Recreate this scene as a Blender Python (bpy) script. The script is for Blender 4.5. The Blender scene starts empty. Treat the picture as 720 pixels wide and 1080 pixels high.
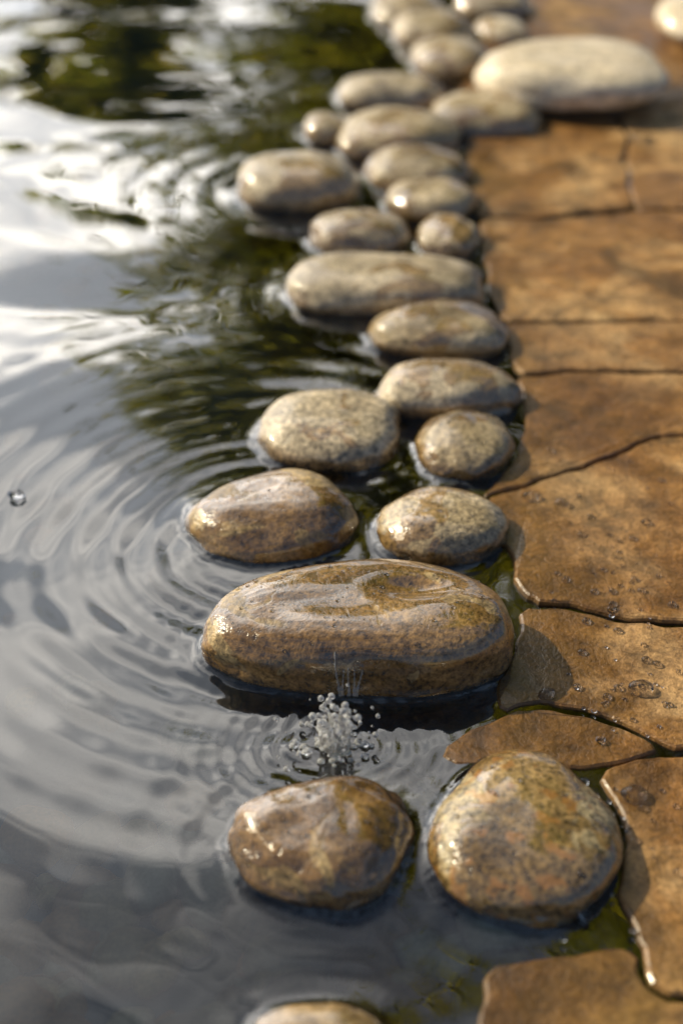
import bpy, bmesh, math, random
import numpy as np
from mathutils import Vector, noise, Matrix
from mathutils.bvhtree import BVHTree
random.seed(7); np.random.seed(7)
sc=bpy.context.scene
H=0.8; PITCH=math.radians(36); F=1500.0
cp,sp=math.cos(PITCH),math.sin(PITCH)
fw=np.array([0,cp,-sp]); up=np.array([0,sp,cp]); rt=np.array([1.,0,0]); C=np.array([0,0,H])
def ground_pt(u,v,z=0.0):
    r=fw+(u-360)/F*rt+(540-v)/F*up
    t=(z-H)/r[2]
    return C+r*t
def project(P):
    rel=P-C; d=rel@fw
    return 360+F*(rel@rt)/d, 540-F*(rel@up)/d

# ---------------------------------------------------------------- node helpers
def new_mat(name):
    m=bpy.data.materials.new(name); m.use_nodes=True
    nt=m.node_tree; nt.nodes.clear()
    return m,nt
class N:
    def __init__(s,nt): s.nt=nt
    def n(s,t,**k):
        x=s.nt.nodes.new(t)
        for a,b in k.items(): setattr(x,a,b)
        return x
    def l(s,a,b): s.nt.links.new(a,b)
    def noise(s,vec,scale,detail=5,rough=.55,dist=0):
        x=s.n('ShaderNodeTexNoise'); s.l(vec,x.inputs['Vector'])
        x.inputs['Scale'].default_value=scale; x.inputs['Detail'].default_value=detail
        x.inputs['Roughness'].default_value=rough; x.inputs['Distortion'].default_value=dist
        return x.outputs['Fac']
    def ramp(s,fac,stops,interp='LINEAR'):
        x=s.n('ShaderNodeValToRGB'); s.l(fac,x.inputs['Fac']); cr=x.color_ramp; cr.interpolation=interp
        while len(cr.elements)<len(stops): cr.elements.new(0.5)
        for e,(p,c) in zip(cr.elements,stops):
            e.position=p; e.color=(c,c,c,1) if isinstance(c,(int,float)) else (*c,1)
        return x.outputs['Color']
    def mix(s,fac,a,b,mode='MIX'):
        x=s.n('ShaderNodeMix',data_type='RGBA',blend_type=mode)
        for i,val in ((0,fac),(6,a),(7,b)):
            sock=x.inputs[i]
            if hasattr(val,'links'): s.l(val,sock)
            elif isinstance(val,(int,float)):
                if i==0: sock.default_value=float(val)
                else: sock.default_value=(val,val,val,1)
            else: sock.default_value=(*val,1)
        return x.outputs[2]
    def math(s,op,a,b=0.0,clamp=False):
        x=s.n('ShaderNodeMath',operation=op,use_clamp=clamp)
        for i,val in enumerate((a,b)):
            if hasattr(val,'links'): s.l(val,x.inputs[i])
            else: x.inputs[i].default_value=val
        return x.outputs[0]
    def maprange(s,v,a,b,c=0.,d=1.):
        x=s.n('ShaderNodeMapRange'); s.l(v,x.inputs[0])
        for i,q in enumerate((a,b,c,d)): x.inputs[i+1].default_value=q
        return x.outputs[0]
    def bump(s,h,strength,dist,normal=None):
        x=s.n('ShaderNodeBump'); s.l(h,x.inputs['Height']); x.inputs['Strength'].default_value=strength
        x.inputs['Distance'].default_value=dist
        if normal is not None: s.l(normal,x.inputs['Normal'])
        return x.outputs['Normal']
    def out(s,sh):
        o=s.n('ShaderNodeOutputMaterial'); s.l(sh,o.inputs['Surface'])

def coords(g,seed=0.0):
    tc=g.n('ShaderNodeTexCoord'); mp=g.n('ShaderNodeMapping')
    mp.inputs['Location'].default_value=(seed*3.1,seed*1.7,seed*2.3)
    g.l(tc.outputs['Object'],mp.inputs['Vector']); return mp.outputs['Vector']

def stone_mat(seed,dark,mid,light,wet=0.5,speck=0.5,blotch=0.0):
    m,nt=new_mat('river_stone_surface'); g=N(nt); v=coords(g,seed)
    geo=g.n('ShaderNodeNewGeometry'); sx=g.n('ShaderNodeSeparateXYZ'); g.l(geo.outputs['Position'],sx.inputs[0])
    n1=g.noise(v,11,5,.62,.6)
    col=g.ramp(n1,[(.30,dark),(.48,mid),(.68,light)])
    n2=g.noise(v,210,2,.7)
    sp1=g.ramp(n2,[(.34,.28),(.5,1.05),(.66,1.7)])
    col=g.mix(speck,col,g.mix(1.0,col,sp1,'MULTIPLY'))
    n3=g.noise(v,52,4,.7,.4)
    col=g.mix(0.6,col,g.mix(1.0,col,g.ramp(n3,[(.32,.45),(.68,1.65)]),'MULTIPLY'))
    vn=g.noise(v,12,4,.6,1.2); ve=g.math('ABSOLUTE',g.math('SUBTRACT',vn,.5))
    col=g.mix(g.ramp(ve,[(.0,.3),(.008,0.)]),col,tuple(min(1,c*1.5) for c in light))
    if blotch>0:
        b=g.ramp(g.noise(v,58,3,.5,.3),[(.56,0.),(.61,1.)])
        col=g.mix(g.math('MULTIPLY',b,blotch),col,(.50,.29,.11))
    wn=g.noise(v,14,3,.55,.8)
    th=.62-wet*.3
    wm=g.ramp(wn,[(th,0.),(th+.025,1.)])
    zz=g.math('ADD',sx.outputs['Z'],g.math('MULTIPLY',g.math('SUBTRACT',n3,.5),.012))
    zw=g.maprange(zz,.011,.018,1.,0.)
    w=g.math('MAXIMUM',wm,zw,)
    colw=g.mix(1.0,col,(.66,.54,.38),'MULTIPLY')
    col=g.mix(w,col,colw)
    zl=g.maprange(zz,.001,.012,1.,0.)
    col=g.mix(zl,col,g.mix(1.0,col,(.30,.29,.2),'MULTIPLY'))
    h=g.math('ADD',g.math('MULTIPLY',n2,.45),g.math('MULTIPLY',n3,1.2))
    nb=g.bump(h,.7,.0023)
    cb=g.bump(g.math('ADD',g.math('ADD',g.math('MULTIPLY',n3,.37),g.math('MULTIPLY',n2,.06)),g.math('MULTIPLY',wm,.7)),.30,.002)
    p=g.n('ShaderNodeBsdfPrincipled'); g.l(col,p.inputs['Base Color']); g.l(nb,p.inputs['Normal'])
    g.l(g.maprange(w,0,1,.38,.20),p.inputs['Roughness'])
    g.l(g.maprange(w,0,1,.35,1.0),p.inputs['Coat Weight']); p.inputs['Coat Roughness'].default_value=.035
    p.inputs['Coat IOR'].default_value=1.95
    g.l(cb,p.inputs['Coat Normal'])
    g.out(p.outputs[0]); return m

def slab_mat():
    m,nt=new_mat('sandstone_slab_surface'); g=N(nt)
    geo=g.n('ShaderNodeNewGeometry'); v=geo.outputs['Position']
    oi=g.n('ShaderNodeObjectInfo')
    n1=g.noise(v,6,6,.62,.8)
    col=g.ramp(n1,[(.27,(.17,.088,.032)),(.42,(.33,.185,.07)),(.56,(.47,.285,.12)),(.72,(.62,.43,.215))])
    n2=g.noise(v,34,6,.7,.3)
    col=g.mix(.85,col,g.mix(1.0,col,g.ramp(n2,[(.28,.3),(.5,.97),(.74,1.65)]),'MULTIPLY'))
    n4=g.noise(v,230,2,.7)
    col=g.mix(.7,col,g.mix(1.0,col,g.ramp(n4,[(.30,.5),(.5,1.),(.7,1.45)]),'MULTIPLY'))
    n5=g.noise(v,8,5,.65,1.)
    col=g.mix(g.ramp(n5,[(.53,0.),(.63,.70)]),col,(.095,.062,.027))
    ve=g.math('ABSOLUTE',g.math('SUBTRACT',g.noise(v,6,5,.6,2.),.5))
    col=g.mix(g.ramp(ve,[(.0,.4),(.010,0.)]),col,(.11,.06,.022))
    tint=g.mix(oi.outputs['Random'],(.86,.83,.80),(1.1,1.08,1.02))
    col=g.mix(1.0,col,tint,'MULTIPLY')
    sx=g.n('ShaderNodeSeparateXYZ'); g.l(v,sx.inputs[0])
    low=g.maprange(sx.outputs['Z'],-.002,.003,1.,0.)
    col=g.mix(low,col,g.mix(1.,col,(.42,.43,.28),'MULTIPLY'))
    xe=g.math('ADD',sx.outputs['X'],g.math('MULTIPLY',g.math('SUBTRACT',n5,.5),.35))
    edge=g.maprange(xe,.235,.175,0.,1.)
    wm=g.math('MAXIMUM',g.ramp(g.noise(v,7,5,.6,.5),[(.42,0.),(.52,1.)]),edge)
    col=g.mix(wm,col,g.mix(1.0,col,(.74,.64,.50),'MULTIPLY'))
    col=g.mix(edge,col,g.mix(1.0,col,(.58,.57,.44),'MULTIPLY'))
    h=g.math('ADD',g.math('MULTIPLY',n2,1.6),g.math('MULTIPLY',n4,.35))
    st=g.n('ShaderNodeMath',operation='SNAP'); g.l(g.math('MULTIPLY',n1,1.),st.inputs[0]); st.inputs[1].default_value=.07
    h=g.math('ADD',h,g.math('MULTIPLY',st.outputs[0],6.))
    nb=g.bump(h,.8,.0024)
    flat=g.maprange(sx.outputs['Z'],.0005,.0030,0.,1.)
    wc=g.math('MULTIPLY',wm,flat)
    p=g.n('ShaderNodeBsdfPrincipled'); g.l(col,p.inputs['Base Color']); g.l(nb,p.inputs['Normal'])
    g.l(g.maprange(wc,0,1,.6,.3),p.inputs['Roughness'])
    g.l(g.maprange(wc,0,1,.0,.45),p.inputs['Coat Weight']); p.inputs['Coat Roughness'].default_value=.09
    g.out(p.outputs[0]); return m

def mesh_obj(name,V,Fc,mat,smooth=True):
    me=bpy.data.meshes.new(name); V=np.asarray(V,dtype=np.float32)
    if isinstance(Fc,np.ndarray):
        k=Fc.shape[1]; me.vertices.add(len(V)); me.vertices.foreach_set('co',V.ravel())
        me.loops.add(Fc.size); me.loops.foreach_set('vertex_index',Fc.ravel().astype(np.int32))
        me.polygons.add(len(Fc)); me.polygons.foreach_set('loop_start',np.arange(0,Fc.size,k,dtype=np.int32))
        me.polygons.foreach_set('loop_total',np.full(len(Fc),k,dtype=np.int32))
        me.update(calc_edges=True); me.validate()
    else:
        me.from_pydata([tuple(map(float,p)) for p in V],[],Fc); me.update()
    me.polygons.foreach_set('use_smooth',np.full(len(me.polygons),smooth)); me.update()
    ob=bpy.data.objects.new(name,me); sc.collection.objects.link(ob)
    if mat: me.materials.append(mat)
    return ob

# ---------------------------------------------------------------- stones
def ico(sub):
    bm=bmesh.new(); bmesh.ops.create_icosphere(bm,subdivisions=sub,radius=1)
    V=np.array([v.co[:] for v in bm.verts]); Fc=np.array([[v.index for v in f.verts] for f in bm.faces]); bm.free()
    return V,Fc
ICO={5:ico(5),6:ico(6),4:ico(4)}
def shape(seed,sub,rot=0,n=2.3,pz=2.4,egg=0,tilt=0,lump=.07,dent=None,bow=0.):
    V,Fc=ICO[sub]; V=V.copy()
    r=np.hypot(V[:,0],V[:,1])+1e-9
    ph=np.arctan2(V[:,1],V[:,0])
    R=1/((np.abs(np.cos(ph))**n+np.abs(np.sin(ph))**n)**(1/n))
    z=V[:,2]
    k=1/((r**pz+np.abs(z)**pz)**(1/pz))
    x=np.cos(ph)*r*k*R; y=np.sin(ph)*r*k*R; z=z*k
    y=y*(1+egg*x)+bow*x*x
    nz=np.array([noise.noise(Vector((a*1.1+seed*7.3,b*1.1+seed*3.1,c*1.1-seed*5.7))) for a,b,c in V])
    nz2=np.array([noise.noise(Vector((a*2.6+seed*2.3,b*2.6-seed*3.9,c*2.6+seed*1.7))) for a,b,c in V])
    nz3=np.array([noise.noise(Vector((a*7+seed*2.3,b*7-seed*3.9,c*7+seed*1.7))) for a,b,c in V])
    s=1+lump*1.9*nz+lump*.75*nz2+lump*.16*nz3
    x,y,z=x*s,y*s,z*s
    z=z*(1+tilt*x)
    if dent is not None:
        for dx,dy,dr,dd in dent:
            z=np.where(z>0,z-dd*np.exp(-((x-dx)**2+((y-dy)*1.3)**2)/dr**2),z)
    c,s_=math.cos(math.radians(rot)),math.sin(math.radians(rot))
    x,y=x*c-y*s_,x*s_+y*c
    P=np.stack([x,y,z],1)
    for i in range(3):
        lo,hi=P[:,i].min(),P[:,i].max(); P[:,i]=(P[:,i]-(lo+hi)/2)/((hi-lo)/2)
    return P,Fc
brown=((.11,.068,.025),(.28,.19,.082),(.47,.345,.175))
olive=((.095,.070,.034),(.25,.19,.10),(.46,.37,.21))
grey=((.21,.16,.10),(.40,.32,.21),(.62,.51,.355))
warm=((.175,.125,.065),(.36,.275,.16),(.57,.46,.30))
pale=((.56,.45,.30),(.71,.59,.42),(.78,.67,.52))
S=[
 (240,818,437,965,.27,brown,.75,.6,.1,dict(rot=-12,egg=.25,n=2.4,pz=2.6,lump=.08),0),
 (450,790,657,979,.24,olive,.7,.9,.8,dict(rot=-35,egg=-.1,n=2.5,pz=2.6,lump=.05),0),
 (212,589,542,738,.20,brown,.70,.75,.0,dict(rot=9,egg=.30,n=2.05,pz=3.8,lump=.04,tilt=.12,bow=-.08,dent=[(.45,.15,.3,.22),(-.3,-.1,.35,.05)]),0),
 (195,494,378,597,.25,brown,.6,.6,.0,dict(rot=16,egg=.1,n=2.2,pz=2.6,tilt=.25,lump=.06),0),
 (396,513,537,598,.26,warm,.4,.8,.0,dict(rot=-14,egg=-.05,n=2.2,pz=2.5,lump=.05),0),
 (271,410,422,498,.22,grey,.15,.95,.0,dict(rot=-4,egg=.08,n=2.5,pz=2.7,lump=.05),0),
 (437,432,543,509,.31,warm,.35,.8,.0,dict(rot=18,egg=0,n=2.2,pz=2.3,lump=.06),0),
 (396,378,551,443,.23,grey,.45,.6,.0,dict(rot=-8,egg=-.15,n=2.3,pz=2.5,lump=.06),0),
 (386,316,537,383,.23,warm,.45,.6,.0,dict(rot=8,egg=.12,n=2.2,pz=2.4,lump=.06),0),
 (301,265,511,336,.17,grey,.35,.6,.0,dict(rot=-3,egg=-.08,n=2.8,pz=2.8,lump=.05),0),
 (325,220,433,270,.24,grey,.35,.6,.0,dict(rot=6,lump=.06),0),
 (439,223,506,276,.36,warm,.4,.6,.0,dict(rot=-30,lump=.07,n=2.3),0),
 (405,187,503,236,.26,warm,.4,.6,.0,dict(rot=0,lump=.05),0),
 (382,151,499,205,.24,warm,.4,.6,.0,dict(rot=0,egg=-.1,lump=.05),0),
 (249,159,379,224,.27,grey,.35,.5,.0,dict(rot=0,egg=.05,n=2.5,pz=2.5,lump=.04),0),
 (352,112,487,170,.22,warm,.4,.5,.0,dict(rot=-12,egg=-.15,n=2.4,lump=.05),0),
 (320,111,366,160,.45,warm,.4,.5,.0,dict(rot=0,lump=.05),0),
 (354,76,469,120,.22,grey,.3,.5,.0,dict(rot=0,n=2.5,lump=.04),0),
 (453,95,571,147,.22,warm,.4,.5,.0,dict(rot=-3,n=2.5,lump=.04),0),
 (432,37,516,84,.28,warm,.3,.5,.0,dict(rot=0,lump=.05),0),
 (412,9,498,55,.28,warm,.3,.5,.0,dict(rot=0,lump=.05),0),
 (390,-12,472,30,.26,warm,.2,.5,.0,dict(rot=0,lump=.05),0),
 (478,-14,560,22,.24,grey,.2,.5,.0,dict(rot=0,lump=.05),0),
 (498,17,556,49,.28,pale,.1,.4,.0,dict(rot=0,lump=.05),0),
 (499,39,706,118,.17,pale,-.3,.25,.0,dict(rot=-3,egg=.08,n=2.6,pz=3.0,lump=.05,dent=[(0.2,0.,.5,.06)]),1),
 (690,-16,800,58,.26,pale,-.3,.3,.0,dict(rot=-15,n=2.4,lump=.05),1),
 (400,-45,470,-8,.26,grey,.2,.5,.0,dict(rot=0,lump=.05),0),
 (470,-50,545,-14,.26,warm,.2,.5,.0,dict(rot=0,lump=.05),0),
 (258,1057,412,1150,.13,grey,.4,.5,.0,dict(rot=0,lump=.05),0),
]
OUT=[]; SB=[]
for i,(u0,v0,u1,v1,hk,colr,wet,spk,blo,kw,slab) in enumerate(S):
    near=i<9
    P,Fc=shape(i+1.37,6 if near else 5,**kw)
    vm=(v0+v1)/2; s=(vm+550)*cp/H; W=(u1-u0)/s
    c=hk*W; z0=(.006+c*.62) if slab else c*.16
    cc=c*(.62 if slab else .86)
    a=W/2; b=a*.7; g0=ground_pt((u0+u1)/2,v1); cx,cy=g0[0],g0[1]+b
    for it in range(30):
        Q=P*np.array([a,b,cc])+np.array([cx,cy,z0]); vis=Q[:,2]>0
        uu,vv=project(Q[vis]); w=uu.max()-uu.min(); h=vv.max()-vv.min()
        a*=((u1-u0)/w); b=min(max(b*((v1-v0)/h)**.7,.42*a),1.3*a)
        cx+=((u0+u1)/2-(uu.max()+uu.min())/2)/s
        cy+=((vv.max()+vv.min())/2-(v0+v1)/2)/s*1.1
    Q=P*np.array([a,b,cc])
    m=stone_mat(i*1.9+.3,*colr,wet=wet,speck=spk,blotch=blo)
    ob=mesh_obj('river_stone',Q,Fc,m); ob.location=(cx,cy,z0)
    if near: SB.append((cx,cy,a,b,BVHTree.FromPolygons([tuple(q) for q in (Q+np.array([cx,cy,z0]))],[tuple(int(t) for t in f) for f in Fc])))
    if not slab:
        band=np.abs(Q[:,2]+z0)<.0035
        ang=np.arctan2(Q[band,1],Q[band,0]); rr=np.hypot(Q[band,0],Q[band,1])
        o=np.argsort(ang); ang,rr=ang[o],rr[o]
        OUT.append((cx,cy,max(a,b),np.r_[ang[-5:]-2*math.pi,ang,ang[:5]+2*math.pi],np.r_[rr[-5:],rr,rr[:5]],near))

# ---------------------------------------------------------------- water
def lines(segs):
    out=[]
    for a,b,st in segs: out+=list(np.arange(a,b-1e-9,st))
    out.append(segs[-1][1]); return np.array(out)
X=lines([(-14,-4,1.),(-4,-1.4,.05),(-1.4,-.45,.005),(-.45,.36,.0025),(.36,.9,.006),(.9,2.6,.1)])
Y=lines([(-3.2,.35,.1),(.35,.55,.01),(.55,1.6,.0028),(1.6,3.1,.005),(3.1,4.5,.04),(4.5,7.6,.2)])
gx,gy=np.meshgrid(X,Y); 
Z=np.zeros_like(gx)
rng=np.random.RandomState(3)
def sines(n,l0,l1,slope,dirc=None,spread=3.14):
    z=np.zeros_like(gx)
    wx=gx+.03*np.sin(gy*9+1)+.02*np.sin(gx*13+gy*5); wy=gy+.03*np.sin(gx*8+2)+.02*np.sin(gy*11-gx*7)
    for k in range(n):
        lam=l0*(l1/l0)**rng.rand(); th=(dirc if dirc is not None else 0)+(rng.rand()-.5)*2*spread
        q=2*math.pi/lam; amp=slope/q/math.sqrt(n)*1.4
        z+=amp*np.sin(q*(math.cos(th)*wx+math.sin(th)*wy)+rng.rand()*6.28)
    return z
Z+=sines(14,.16,.6,.034,math.pi/2,1.0)
Z+=sines(12,.06,.13,.007,math.pi/2,.9)
def ring(u,v,lam,slope,r0,r1,decay,jit=.5,ph=0):
    p=ground_pt(u,v); dx,dy=gx-p[0],gy-p[1]; d=np.hypot(dx,dy); th=np.arctan2(dy,dx)
    d2=d+.003*np.sin(3*th+ph)+.002*np.sin(5*th+1.3*ph)
    env=np.clip((d-r0)/.03,0,1)*np.exp(-np.maximum(d-r0,0)/decay)*np.clip((r1-d)/.1,0,1)
    env*=(1-jit*.5*(1+np.sin(2*th+ph*2)*np.cos(3*th+ph)))
    q=2*math.pi/lam
    return slope/q*env*np.sin(q*d2*(1-.25*d)+ph)
Z+=ring(290,575,.034,.105,.06,.58,.19,.2,.5)
Z+=ring(335,890,.045,.05,.07,.4,.08,.3,1.)
Z+=ring(350,778,.014,.22,.012,.2,.045,.3,0.)
Z+=ring(315,205,.05,.09,.07,.6,.16,.5,3.)
Z+=ring(395,310,.045,.05,.1,.5,.12,.5,4.)
fade=1-.85*np.clip((gx-.10)/.12,0,1); Z*=fade
mf=1-.75*np.clip((gx-.11)/.05,0,1)
for cx,cy,R,ang,rr,near in OUT:
    m=(np.abs(gx-cx)<R+.08)&(np.abs(gy-cy)<R+.08)
    dx,dy=gx[m]-cx,gy[m]-cy
    d=np.hypot(dx,dy)-np.interp(np.arctan2(dy,dx),ang,rr)
    dd=np.maximum(d,0)
    Z[m]+=mf[m]*(.0034*np.exp(-dd/.0075)+.00018*np.exp(-dd/.03)*np.cos(2*math.pi*dd/.021+.5))
ny,nx=gx.shape
idx=np.arange(nx*ny).reshape(ny,nx)
Fq=np.stack([idx[:-1,:-1],idx[:-1,1:],idx[1:,1:],idx[1:,:-1]],-1).reshape(-1,4)
m,nt=new_mat('pond_water'); g=N(nt)
fr=g.n('ShaderNodeFresnel'); fr.inputs['IOR'].default_value=1.6
tr=g.n('ShaderNodeBsdfTransparent'); tr.inputs[0].default_value=(.80,.85,.77,1)
gl=g.n('ShaderNodeBsdfGlossy'); gl.inputs['Roughness'].default_value=.015; gl.inputs[0].default_value=(1,1,1,1)
mx=g.n('ShaderNodeMixShader'); g.l(g.math('MULTIPLY',fr.outputs[0],1.75,True),mx.inputs[0]); g.l(tr.outputs[0],mx.inputs[1]); g.l(gl.outputs[0],mx.inputs[2])
g.out(mx.outputs[0])
mesh_obj('water',np.stack([gx,gy,Z],-1).reshape(-1,3),Fq,m)

# ---------------------------------------------------------------- ground (pond bed + banks, one sheet to the horizon)
X=lines([(-400,-40,60.),(-40,-14,4.),(-14,-2,.4),(-2,1.2,.02),(1.2,3,.1),(3,40,3.),(40,400,60.)])
Y=lines([(-400,-40,60.),(-40,-4,4.),(-4,.3,.2),(.3,3.2,.02),(3.2,9,.2),(9,40,2.),(40,700,60.)])
gx,gy=np.meshgrid(X,Y)
def sm(x,a,b):
    t=np.clip((x-a)/(b-a),0,1); return t*t*(3-2*t)
bed=-.02-.05*sm(-gx,-.16,.02)-.31*sm(-gx,-.02,1.0)-.4*sm(-gx,1.,5)
nzv=np.array([noise.fractal(Vector((a*4,b*4,0)),1.,2.,4) for a,b in zip(gx.ravel(),gy.ravel())]).reshape(gx.shape)
bed=bed+nzv*.006*(1+3*sm(-gx,0,1))
land=np.maximum.reduce([sm(gx,2.2,2.6),sm(gy,6.8,7.6),sm(-gx,12.5,14),sm(-gy,2.4,3.2)])
Zg=bed*(1-land)+(.06+nzv*.05)*land
ny,nx=gx.shape; idx=np.arange(nx*ny).reshape(ny,nx)
Fq=np.stack([idx[:-1,:-1],idx[:-1,1:],idx[1:,1:],idx[1:,:-1]],-1).reshape(-1,4)
m,nt=new_mat('pond_bed_and_grass'); g=N(nt)
geo=g.n('ShaderNodeNewGeometry'); v=geo.outputs['Position']; sx=g.n('ShaderNodeSeparateXYZ'); g.l(v,sx.inputs[0])
shal=g.ramp(g.noise(v,16,6,.65,.5),[(.3,(.05,.034,.014)),(.48,(.17,.10,.04)),(.68,(.40,.24,.095))])
deep=g.ramp(g.noise(v,9,5,.6,.5),[(.3,(.022,.055,.085)),(.55,(.058,.115,.165)),(.75,(.12,.18,.215))])
colb=g.mix(g.maprange(sx.outputs['X'],.0,-.18),shal,deep)
grass=g.ramp(g.noise(v,3,5,.7),[(.3,(.03,.05,.012)),(.6,(.07,.10,.025)),(.8,(.12,.13,.04))])
col=g.mix(g.maprange(sx.outputs['Z'],-.005,.03),colb,grass)
p=g.n('ShaderNodeBsdfPrincipled'); g.l(col,p.inputs['Base Color']); p.inputs['Roughness'].default_value=.8
g.l(g.bump(g.noise(v,60,4,.7),.7,.006),p.inputs['Normal']); g.out(p.outputs[0])
mesh_obj('ground',np.stack([gx,gy,Zg],-1).reshape(-1,3),Fq,m)
def bedz(x,y):
    t=lambda q,a,b:(lambda k:k*k*(3-2*k))(min(max((q-a)/(b-a),0),1))
    return -.02-.05*t(-x,-.16,.02)-.31*t(-x,-.02,1.)-.4*t(-x,1.,5)

V4,F4=ICO[4]; V3,F3=ico(3)
m,nt=new_mat('submerged_pebble_surface'); g=N(nt); geo=g.n('ShaderNodeNewGeometry'); v=geo.outputs['Position']
rp=g.ramp(geo.outputs['Random Per Island'],[(0,(.12,.07,.035)),(.25,(.45,.20,.07)),(.45,(.20,.15,.10)),(.65,(.56,.35,.16)),(.85,(.28,.26,.21)),(1,(.65,.52,.36))])
col=g.mix(1.,rp,g.ramp(g.noise(v,70,4,.7),[(.3,.5),(.7,1.4)]),'MULTIPLY')
p=g.n('ShaderNodeBsdfPrincipled'); g.l(col,p.inputs['Base Color']); p.inputs['Roughness'].default_value=.5; g.out(p.outputs[0])
AV=[];AF=[];off=0
for k in range(640):
    if k<340:
        x=random.uniform(-.30,.16); y=random.uniform(.42,.80)
        if random.random()<.35 and y>.66: continue
    else:
        x=random.uniform(-1.2,.05); y=random.uniform(.45,2.4)
    r=random.choice([.009,.013,.02,.03])*random.uniform(.8,1.3)
    a=random.uniform(0,6.28); e=random.uniform(.65,1); 
    Q=V3*np.array([r,r*e,r*.5]); n_=np.array([noise.noise(Vector(q*1.5)+Vector((k,0,0))) for q in V3]); Q=Q*(1+.25*n_)[:,None]
    c,s_=math.cos(a),math.sin(a)
    Q=np.stack([Q[:,0]*c-Q[:,1]*s_+x,Q[:,0]*s_+Q[:,1]*c+y,Q[:,2]+bedz(x,y)+r*.3],1)
    if Q[:,2].max()>-.004: Q[:,2]-=Q[:,2].max()+.004
    AV.append(Q);AF.append(F3+off);off+=len(Q)
mesh_obj('submerged_pebbles',np.concatenate(AV),np.concatenate(AF),m)

# ---------------------------------------------------------------- slabs
SM=slab_mat()
def slab(poly,top,seed,tlt=.002):
    pts=[]
    n=len(poly)
    P=[Vector(p) for p in poly]
    Q=[]
    for i in range(n):
        a,b=P[i],P[(i+1)%n]; L=(b-a).length; r=min(.25,.008/max(L,1e-6))
        Q+= [a.lerp(b,r),a.lerp(b,1-r)]
    n=len(Q)
    for i in range(n):
        a,b=Q[i],Q[(i+1)%n]; k=max(1,int((b-a).length/.006))
        for j in range(k): pts.append(a.lerp(b,j/k))
    cen=sum(pts,Vector((0,0)))/len(pts)
    out=[]
    for p in pts:
        q=Vector((p.x,p.y,0))
        d=Vector((noise.fractal(q*12,1.,2.,3),noise.fractal(q*12+Vector((9,4,2)),1.,2.,3)))*.009
        q2=Vector((p.x,p.y,seed)); d+=Vector((noise.noise(q2*70),noise.noise(q2*70+Vector((3,1,5)))))*.0018
        out.append(p+d)
    n=len(out); V=[]
    tx,ty=(random.uniform(-tlt,tlt),random.uniform(-tlt,tlt))
    area=sum(out[i].x*out[(i+1)%n].y-out[(i+1)%n].x*out[i].y for i in range(n))
    if area<0: out.reverse()
    def ins(p,i,d):
        a,b=out[i-2],out[(i+2)%n]; t=(b-a).normalized(); nn=Vector((-t.y,t.x)); 
        return p+nn*d
    for d,z in ((0,-.06),(0,top-.004),(.0010,top-.0014),(.003,top)):
        for i,p in enumerate(out):
            q=ins(p,i,d) ; jz=noise.noise(Vector((p.x*30,p.y*30,seed)))*.0008
            V.append((q.x,q.y,z+jz*(z>-.05)+(tx*(q.x-cen.x)+ty*(q.y-cen.y))*(z>-.05)))
    Fc=[]
    for r in range(3):
        for i in range(n):
            j=(i+1)%n; Fc.append((r*n+i,r*n+j,(r+1)*n+j,(r+1)*n+i))
    Fc.append(tuple(3*n+i for i in range(n)))
    return mesh_obj('stone_slab',V,Fc,SM,False)
def px(u,v):
    p=ground_pt(u,v,.004); return (.85,p[1]) if u>=740 else (p[0],p[1])
polys=[
 ([(505,528),(560,514),(610,497),(690,462),(740,448),(740,658),(655,652),(600,640),(560,636),(545,618),(540,580)],.0045),
 ([(545,395),(600,392),(740,402),(740,446),(688,460),(608,495),(558,512),(500,526),(545,480),(556,430)],.004),
 ([(530,340),(640,339),(740,342),(740,400),(600,390),(545,393),(540,365)],.0045),
 ([(506,230),(560,230),(668,221),(740,234),(740,340),(640,337),(530,338),(512,290)],.004),
 ([(490,136),(580,125),(655,127),(665,217),(560,228),(504,228)],.0045),
 ([(660,127),(740,126),(740,232),(667,219)],.004),
 ([(556,-60),(740,-60),(740,124),(657,125),(580,123),(500,130),(480,110),(500,50),(560,20)],.0045),
 ([(548,642),(598,644),(652,656),(740,662),(740,792),(700,784),(645,756),(560,738),(530,752),(520,720),(540,690)],.004),
 ([(462,785),(500,762),(556,743),(642,760),(697,787),(655,808),(612,808),(540,800),(490,806)],.0030),
 ([(625,815),(700,794),(740,796),(740,1059),(700,1054),(672,1002),(650,930),(652,880),(640,845)],.004),
 ([(512,1018),(560,1004),(620,998),(668,1003),(698,1058),(740,1063),(740,1190),(520,1190)],.0015),
]
for k,(pl,top) in enumerate(polys): slab([px(*q) for q in pl],top,k*3.3,.0012)
def gridslabs(x0,x1,y0,y1,cw,ch,seed):
    r=random.Random(seed); nxx=max(1,round((x1-x0)/cw)); nyy=max(1,round((y1-y0)/ch))
    J={}
    for i in range(nxx+1):
        for j in range(nyy+1):
            J[i,j]=Vector((x0+(x1-x0)*i/nxx+(r.uniform(-.25,.25)*cw if 0<i<nxx else 0),y0+(y1-y0)*j/nyy+(r.uniform(-.25,.25)*ch if 0<j<nyy else 0)))
    for i in range(nxx):
        for j in range(nyy):
            q=[J[i,j],J[i+1,j],J[i+1,j+1],J[i,j+1]]; c=sum(q,Vector((0,0)))/4
            slab([tuple(c+(p-c)*.975) for p in q],r.uniform(.003,.006),i*5+j*1.7+seed)
gridslabs(.855,2.3,-.2,5.0,.42,.4,50)
gridslabs(.25,.85,3.15,5.0,.3,.4,90)

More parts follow.
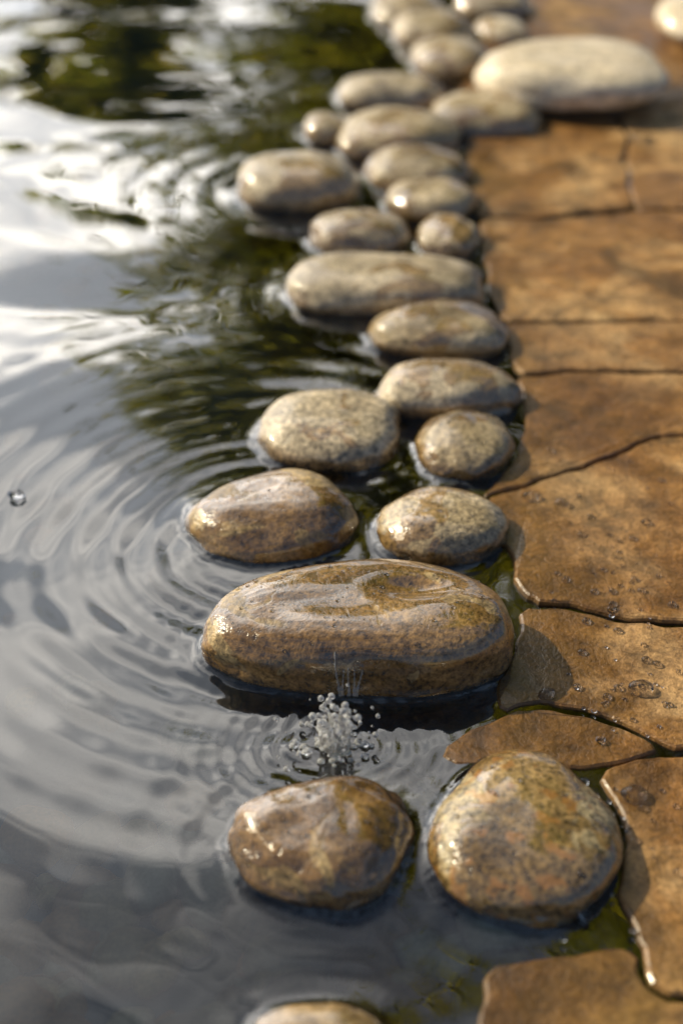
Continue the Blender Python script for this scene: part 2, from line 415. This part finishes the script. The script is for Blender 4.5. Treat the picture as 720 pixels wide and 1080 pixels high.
# ---------------------------------------------------------------- water drops + splash
m,nt=new_mat('clear_water'); g=N(nt); p=g.n('ShaderNodeBsdfPrincipled')
p.inputs['Transmission Weight'].default_value=1; p.inputs['IOR'].default_value=1.33; p.inputs['Roughness'].default_value=0.0
g.out(p.outputs[0]); GL=m
m,nt=new_mat('aerated_water'); g=N(nt); p=g.n('ShaderNodeBsdfPrincipled')
p.inputs['Base Color'].default_value=(1,1,1,1)
p.inputs['Transmission Weight'].default_value=.78; p.inputs['IOR'].default_value=1.45; p.inputs['Roughness'].default_value=0.02
g.out(p.outputs[0]); GF=m
def drop_at(u,v,r,z):
    c=ground_pt(u,v,z); n_=np.array([noise.noise(Vector(q*1.2)+Vector((u,v,0))) for q in V4])
    Q=V4*np.array([r,r*.85,r*.55])*(1+.2*n_)[:,None]
    ob=mesh_obj('water_drop',Q,F4,GL); ob.location=(c[0],c[1],z+r*.22)
for (u,v,r,z) in [(560,525,.0085,.0045),(592,532,.0075,.0045),(675,728,.010,.004),(668,840,.010,.004),(681,552,.005,.0045),(576,733,.007,.003),(676,150,.016,.004),(18,523,.008,.001)]:
    drop_at(u,v,r,z)
BV=[];BF=[];off=0
R=random.Random(5)
def bead(p,nrm,r):
    global off
    q=Vector(nrm).to_track_quat('Z','Y').to_matrix(); M=np.array(q)
    Q=(V3*np.array([r,r*R.uniform(.8,1.1),r*.65]))@M.T+np.array(p); BV.append(Q); BF.append(F3+off); off+=len(Q)
for k in range(150):
    u,v=R.uniform(560,715),R.uniform(470,1000)
    if R.random()<.5: u,v=R.gauss(660,30),R.gauss(R.choice([600,720,850]),30)
    if u<580 or u>718 or 785<v<825 : continue
    q=ground_pt(u,v,.004); bead((q[0],q[1],.0048),(0,0,1),R.choice([.0014,.0018,.0026,.0040]))
for cx,cy,a,b,bv in SB:
    n_=80 if cy<1.0 else 18
    for k in range(n_):
        x=cx+R.uniform(-.85,.85)*a; y=cy+R.uniform(-.85,.6)*b
        hit=bv.ray_cast(Vector((x,y,.5)),Vector((0,0,-1)))
        if hit[0] is not None and hit[0].z>.012: bead(hit[0],hit[1],R.choice([.0007,.0009,.0012,.0020]))
mesh_obj('water_beads',np.concatenate(BV),np.concatenate(BF),GL)
c=ground_pt(353,790); R=random.Random(12)
SV=[];SF=[];off=0
def ball(p,r,sq=1.0):
    global off
    SV.append(V3*np.array([r,r,r*sq])+np.array(p)); SF.append(F3+off); off+=len(V3)
for k in range(13):
    a=R.uniform(0,6.28); hgt=R.uniform(.015,.058); sp_=R.uniform(.006,.030); lean=R.uniform(.5,1.)
    n_=46
    for t in range(n_):
        f=t/(n_-1); rad=.0042*(1-f)**1.1+.0008+.0006*math.sin(f*15+k)
        if f>.92: rad+=.0014
        d=.004+sp_*f
        ball((c[0]+math.cos(a)*d*lean+.003*math.sin(f*5+k),c[1]+math.sin(a)*d*.8,hgt*(f**.8)*(1-.25*f*f)),rad)
for k in range(26):
    a=R.uniform(0,6.28); d=R.uniform(.006,.024); ball((c[0]+math.cos(a)*d*1.4,c[1]+math.sin(a)*d*.8,R.uniform(0,.002)),R.uniform(.0015,.0035),.6)
for k in range(60):
    a=R.uniform(0,6.28); d=abs(R.gauss(.020,.014)); ball((c[0]+math.cos(a)*d,c[1]+math.sin(a)*d*.8,R.uniform(.004,.072)*math.exp(-d*12)),R.choice([.0009,.0013,.0018,.0026]))
def remeshed(name,mat,vs):
    ob=mesh_obj(name,np.concatenate(SV),np.concatenate(SF),mat)
    rm=ob.modifiers.new('r','REMESH'); rm.mode='VOXEL'; rm.voxel_size=vs; rm.use_smooth_shade=True
    smo=ob.modifiers.new('s','SMOOTH'); smo.iterations=2; smo.factor=.5
remeshed('water_splash',GF,.00045)
SV=[];SF=[];off=0
bv=SB[2][4]; tx0=ground_pt(368,735)[0]
for k in range(5):
    x=tx0+[-.011,-.005,.000,.005,.010][k]; zt=R.uniform(.026,.044); w0=R.uniform(0,6)
    for t in range(110):
        z=zt*(1-t/109.)
        xx=x+.0008*math.sin(z*110+w0)+9.*(zt-z)*(tx0-.003-x)
        hit=bv.ray_cast(Vector((xx,.3,z)),Vector((0,1,0)))
        if hit[0] is not None: ball((hit[0].x,hit[0].y+.0001,hit[0].z),.0006+.0010*(t/109.)**1.5+.0002*math.sin(t*.3+k))
remeshed('water_trickle',GF,.0004)

# ---------------------------------------------------------------- trees
mL,nt=new_mat('leaf'); g=N(nt); geo=g.n('ShaderNodeNewGeometry')
col=g.ramp(geo.outputs['Random Per Island'],[(0,(.06,.08,.013)),(.5,(.11,.122,.022)),(1,(.17,.16,.032))])
d=g.n('ShaderNodeBsdfDiffuse'); t=g.n('ShaderNodeBsdfTranslucent'); g.l(col,d.inputs[0]); g.l(g.mix(1.,col,(4.4,3.9,1.4),'MULTIPLY'),t.inputs[0])
mx=g.n('ShaderNodeMixShader'); mx.inputs[0].default_value=.66; g.l(d.outputs[0],mx.inputs[1]); g.l(t.outputs[0],mx.inputs[2]); g.out(mx.outputs[0])
mB,nt=new_mat('bark'); g=N(nt); v=coords(g); p=g.n('ShaderNodeBsdfPrincipled')
g.l(g.ramp(g.noise(v,12,5,.7),[(.3,(.03,.022,.015)),(.7,(.13,.10,.07))]),p.inputs['Base Color']); p.inputs['Roughness'].default_value=.9; g.out(p.outputs[0])
def tube(V,Fc,pts,rads,k=8):
    base=len(V)
    for i,(p,r) in enumerate(zip(pts,rads)):
        t=(pts[min(i+1,len(pts)-1)]-pts[max(i-1,0)]).normalized(); a=t.orthogonal().normalized(); b=t.cross(a)
        for j in range(k):
            q=p+(a*math.cos(6.283*j/k)+b*math.sin(6.283*j/k))*r; V.append(tuple(q))
    for i in range(len(pts)-1):
        for j in range(k):
            j2=(j+1)%k; Fc.append((base+i*k+j,base+i*k+j2,base+(i+1)*k+j2,base+(i+1)*k+j))
def tree(x,y,h,z0,rx,ry,ncl,nleaf,seed,leaf=.11,cs=.34):
    R=random.Random(seed); V=[];Fc=[]
    trunk=[Vector((x+.12*math.sin(i*.9+seed),y+.1*math.cos(i*1.1),h*.85*i/8)) for i in range(9)]
    tube(V,Fc,trunk,[.035*h*(1-.8*i/8)**1. /2+.02 for i in range(9)],10)
    cl=[]
    for k in range(ncl):
        while True:
            p=Vector((R.uniform(-1,1),R.uniform(-1,1),R.uniform(-1,1)))
            if .25<p.length<1: break
        q=Vector((x+p.x*rx,y+p.y*ry,(z0+h)/2+p.z*(h-z0)/2)); cl.append(q)
        st=trunk[min(8,max(1,int(q.z/h*7)-1))]
        mid=st.lerp(q,.5)+Vector((R.uniform(-.1,.1),R.uniform(-.1,.1),R.uniform(.05,.25)))
        tube(V,Fc,[st,mid,q],[.05,.03,.01],5)
    par=bpy.data.objects.new('tree',None); sc.collection.objects.link(par)
    o=mesh_obj('trunk_and_limbs',V,Fc,mB); o.parent=par
    rs=np.random.RandomState(seed); ci=rs.randint(0,ncl,nleaf); sz=.6+rs.rand(ncl)*.8
    cen=np.array([c[:] for c in cl])[ci]+rs.normal(0,1,(nleaf,3))*np.array([cs,cs,cs*.6])*sz[ci][:,None]
    a=rs.normal(0,1,(nleaf,3)); a/=np.linalg.norm(a,axis=1)[:,None]
    b=np.cross(a,rs.normal(0,1,(nleaf,3))); b/=np.linalg.norm(b,axis=1)[:,None]
    L=leaf*(.6+.8*rs.rand(nleaf))[:,None]
    q=np.stack([cen-a*L,cen+b*L*.38,cen+a*L,cen-b*L*.38],1).reshape(-1,3)
    o=mesh_obj('foliage',q,np.arange(nleaf*4).reshape(-1,4),mL,False); o.parent=par
tree(.45,9.6,6.5,1.6,1.75,1.6,60,12000,1)
tree(3.1,8.1,13.0,1.8,2.1,2.1,110,24000,2)
tree(-1.75,9.8,2.9,1.2,.75,.8,12,1900,3,cs=.2)
tree(6.8,6.5,10.0,1.4,2.8,2.4,60,11000,4)

# ---------------------------------------------------------------- world, sun, camera
EL=math.radians(33); AZ=math.radians(-64)
def dirv(az,el): az,el=math.radians(az),math.radians(el); return Vector((math.sin(az)*math.cos(el),math.cos(az)*math.cos(el),math.sin(el)))
sd=dirv(-64,33)
w=bpy.data.worlds.new('World'); sc.world=w; w.use_nodes=True; nt=w.node_tree; nt.nodes.clear(); g=N(nt)
sky=g.n('ShaderNodeTexSky',sky_type='NISHITA'); sky.sun_disc=False; sky.sun_elevation=EL; sky.sun_rotation=AZ%(2*math.pi)
tc=g.n('ShaderNodeTexCoord'); dv=tc.outputs['Generated']
mp=g.n('ShaderNodeMapping'); mp.inputs['Scale'].default_value=(1,1,2.6); g.l(dv,mp.inputs['Vector'])
cm=g.ramp(g.noise(mp.outputs['Vector'],3.2,5,.55,.5),[(.38,0.05),(.60,1.)])
dt=g.n('ShaderNodeVectorMath',operation='DOT_PRODUCT'); g.l(dv,dt.inputs[0]); dt.inputs[1].default_value=dirv(-22,27)
gw=g.math('POWER',g.math('MAXIMUM',dt.outputs['Value'],0.0),10.)
def tinted(x,c):
    cc=g.n('ShaderNodeCombineXYZ')
    for i in range(3): g.l(g.math('MULTIPLY',x,c[i]),cc.inputs[i])
    return cc.outputs[0]
thin=g.mix(1.,tinted(gw,(58.,54.,48.)),(1.3,2.0,3.2),'ADD')
col=g.mix(1.,g.mix(1.,sky.outputs[0],(.32,.34,.38),'MULTIPLY'),tinted(gw,(13.,13.5,14.)),'ADD')
col=g.mix(cm,col,thin)
bg=g.n('ShaderNodeBackground'); g.l(col,bg.inputs[0]); bg.inputs[1].default_value=.10
o=g.n('ShaderNodeOutputWorld'); g.l(bg.outputs[0],o.inputs[0])
L=bpy.data.lights.new('sun','SUN'); L.energy=5.0; L.angle=math.radians(.5); L.color=(1,.88,.62)
lo=bpy.data.objects.new('sun',L); sc.collection.objects.link(lo); lo.rotation_euler=(-sd).to_track_quat('-Z','Y').to_euler()
cam=bpy.data.cameras.new('camera'); co=bpy.data.objects.new('camera',cam); sc.collection.objects.link(co)
co.location=(0,0,H); co.rotation_euler=(math.pi/2-PITCH,0,0)
cam.sensor_fit='VERTICAL'; cam.sensor_height=36; cam.lens=50; cam.clip_start=.05; cam.clip_end=2000
cam.dof.use_dof=True; cam.dof.focus_distance=1.17; cam.dof.aperture_fstop=2.4
sc.camera=co
sc.view_settings.view_transform='Standard'; sc.view_settings.look='None'; sc.view_settings.exposure=0
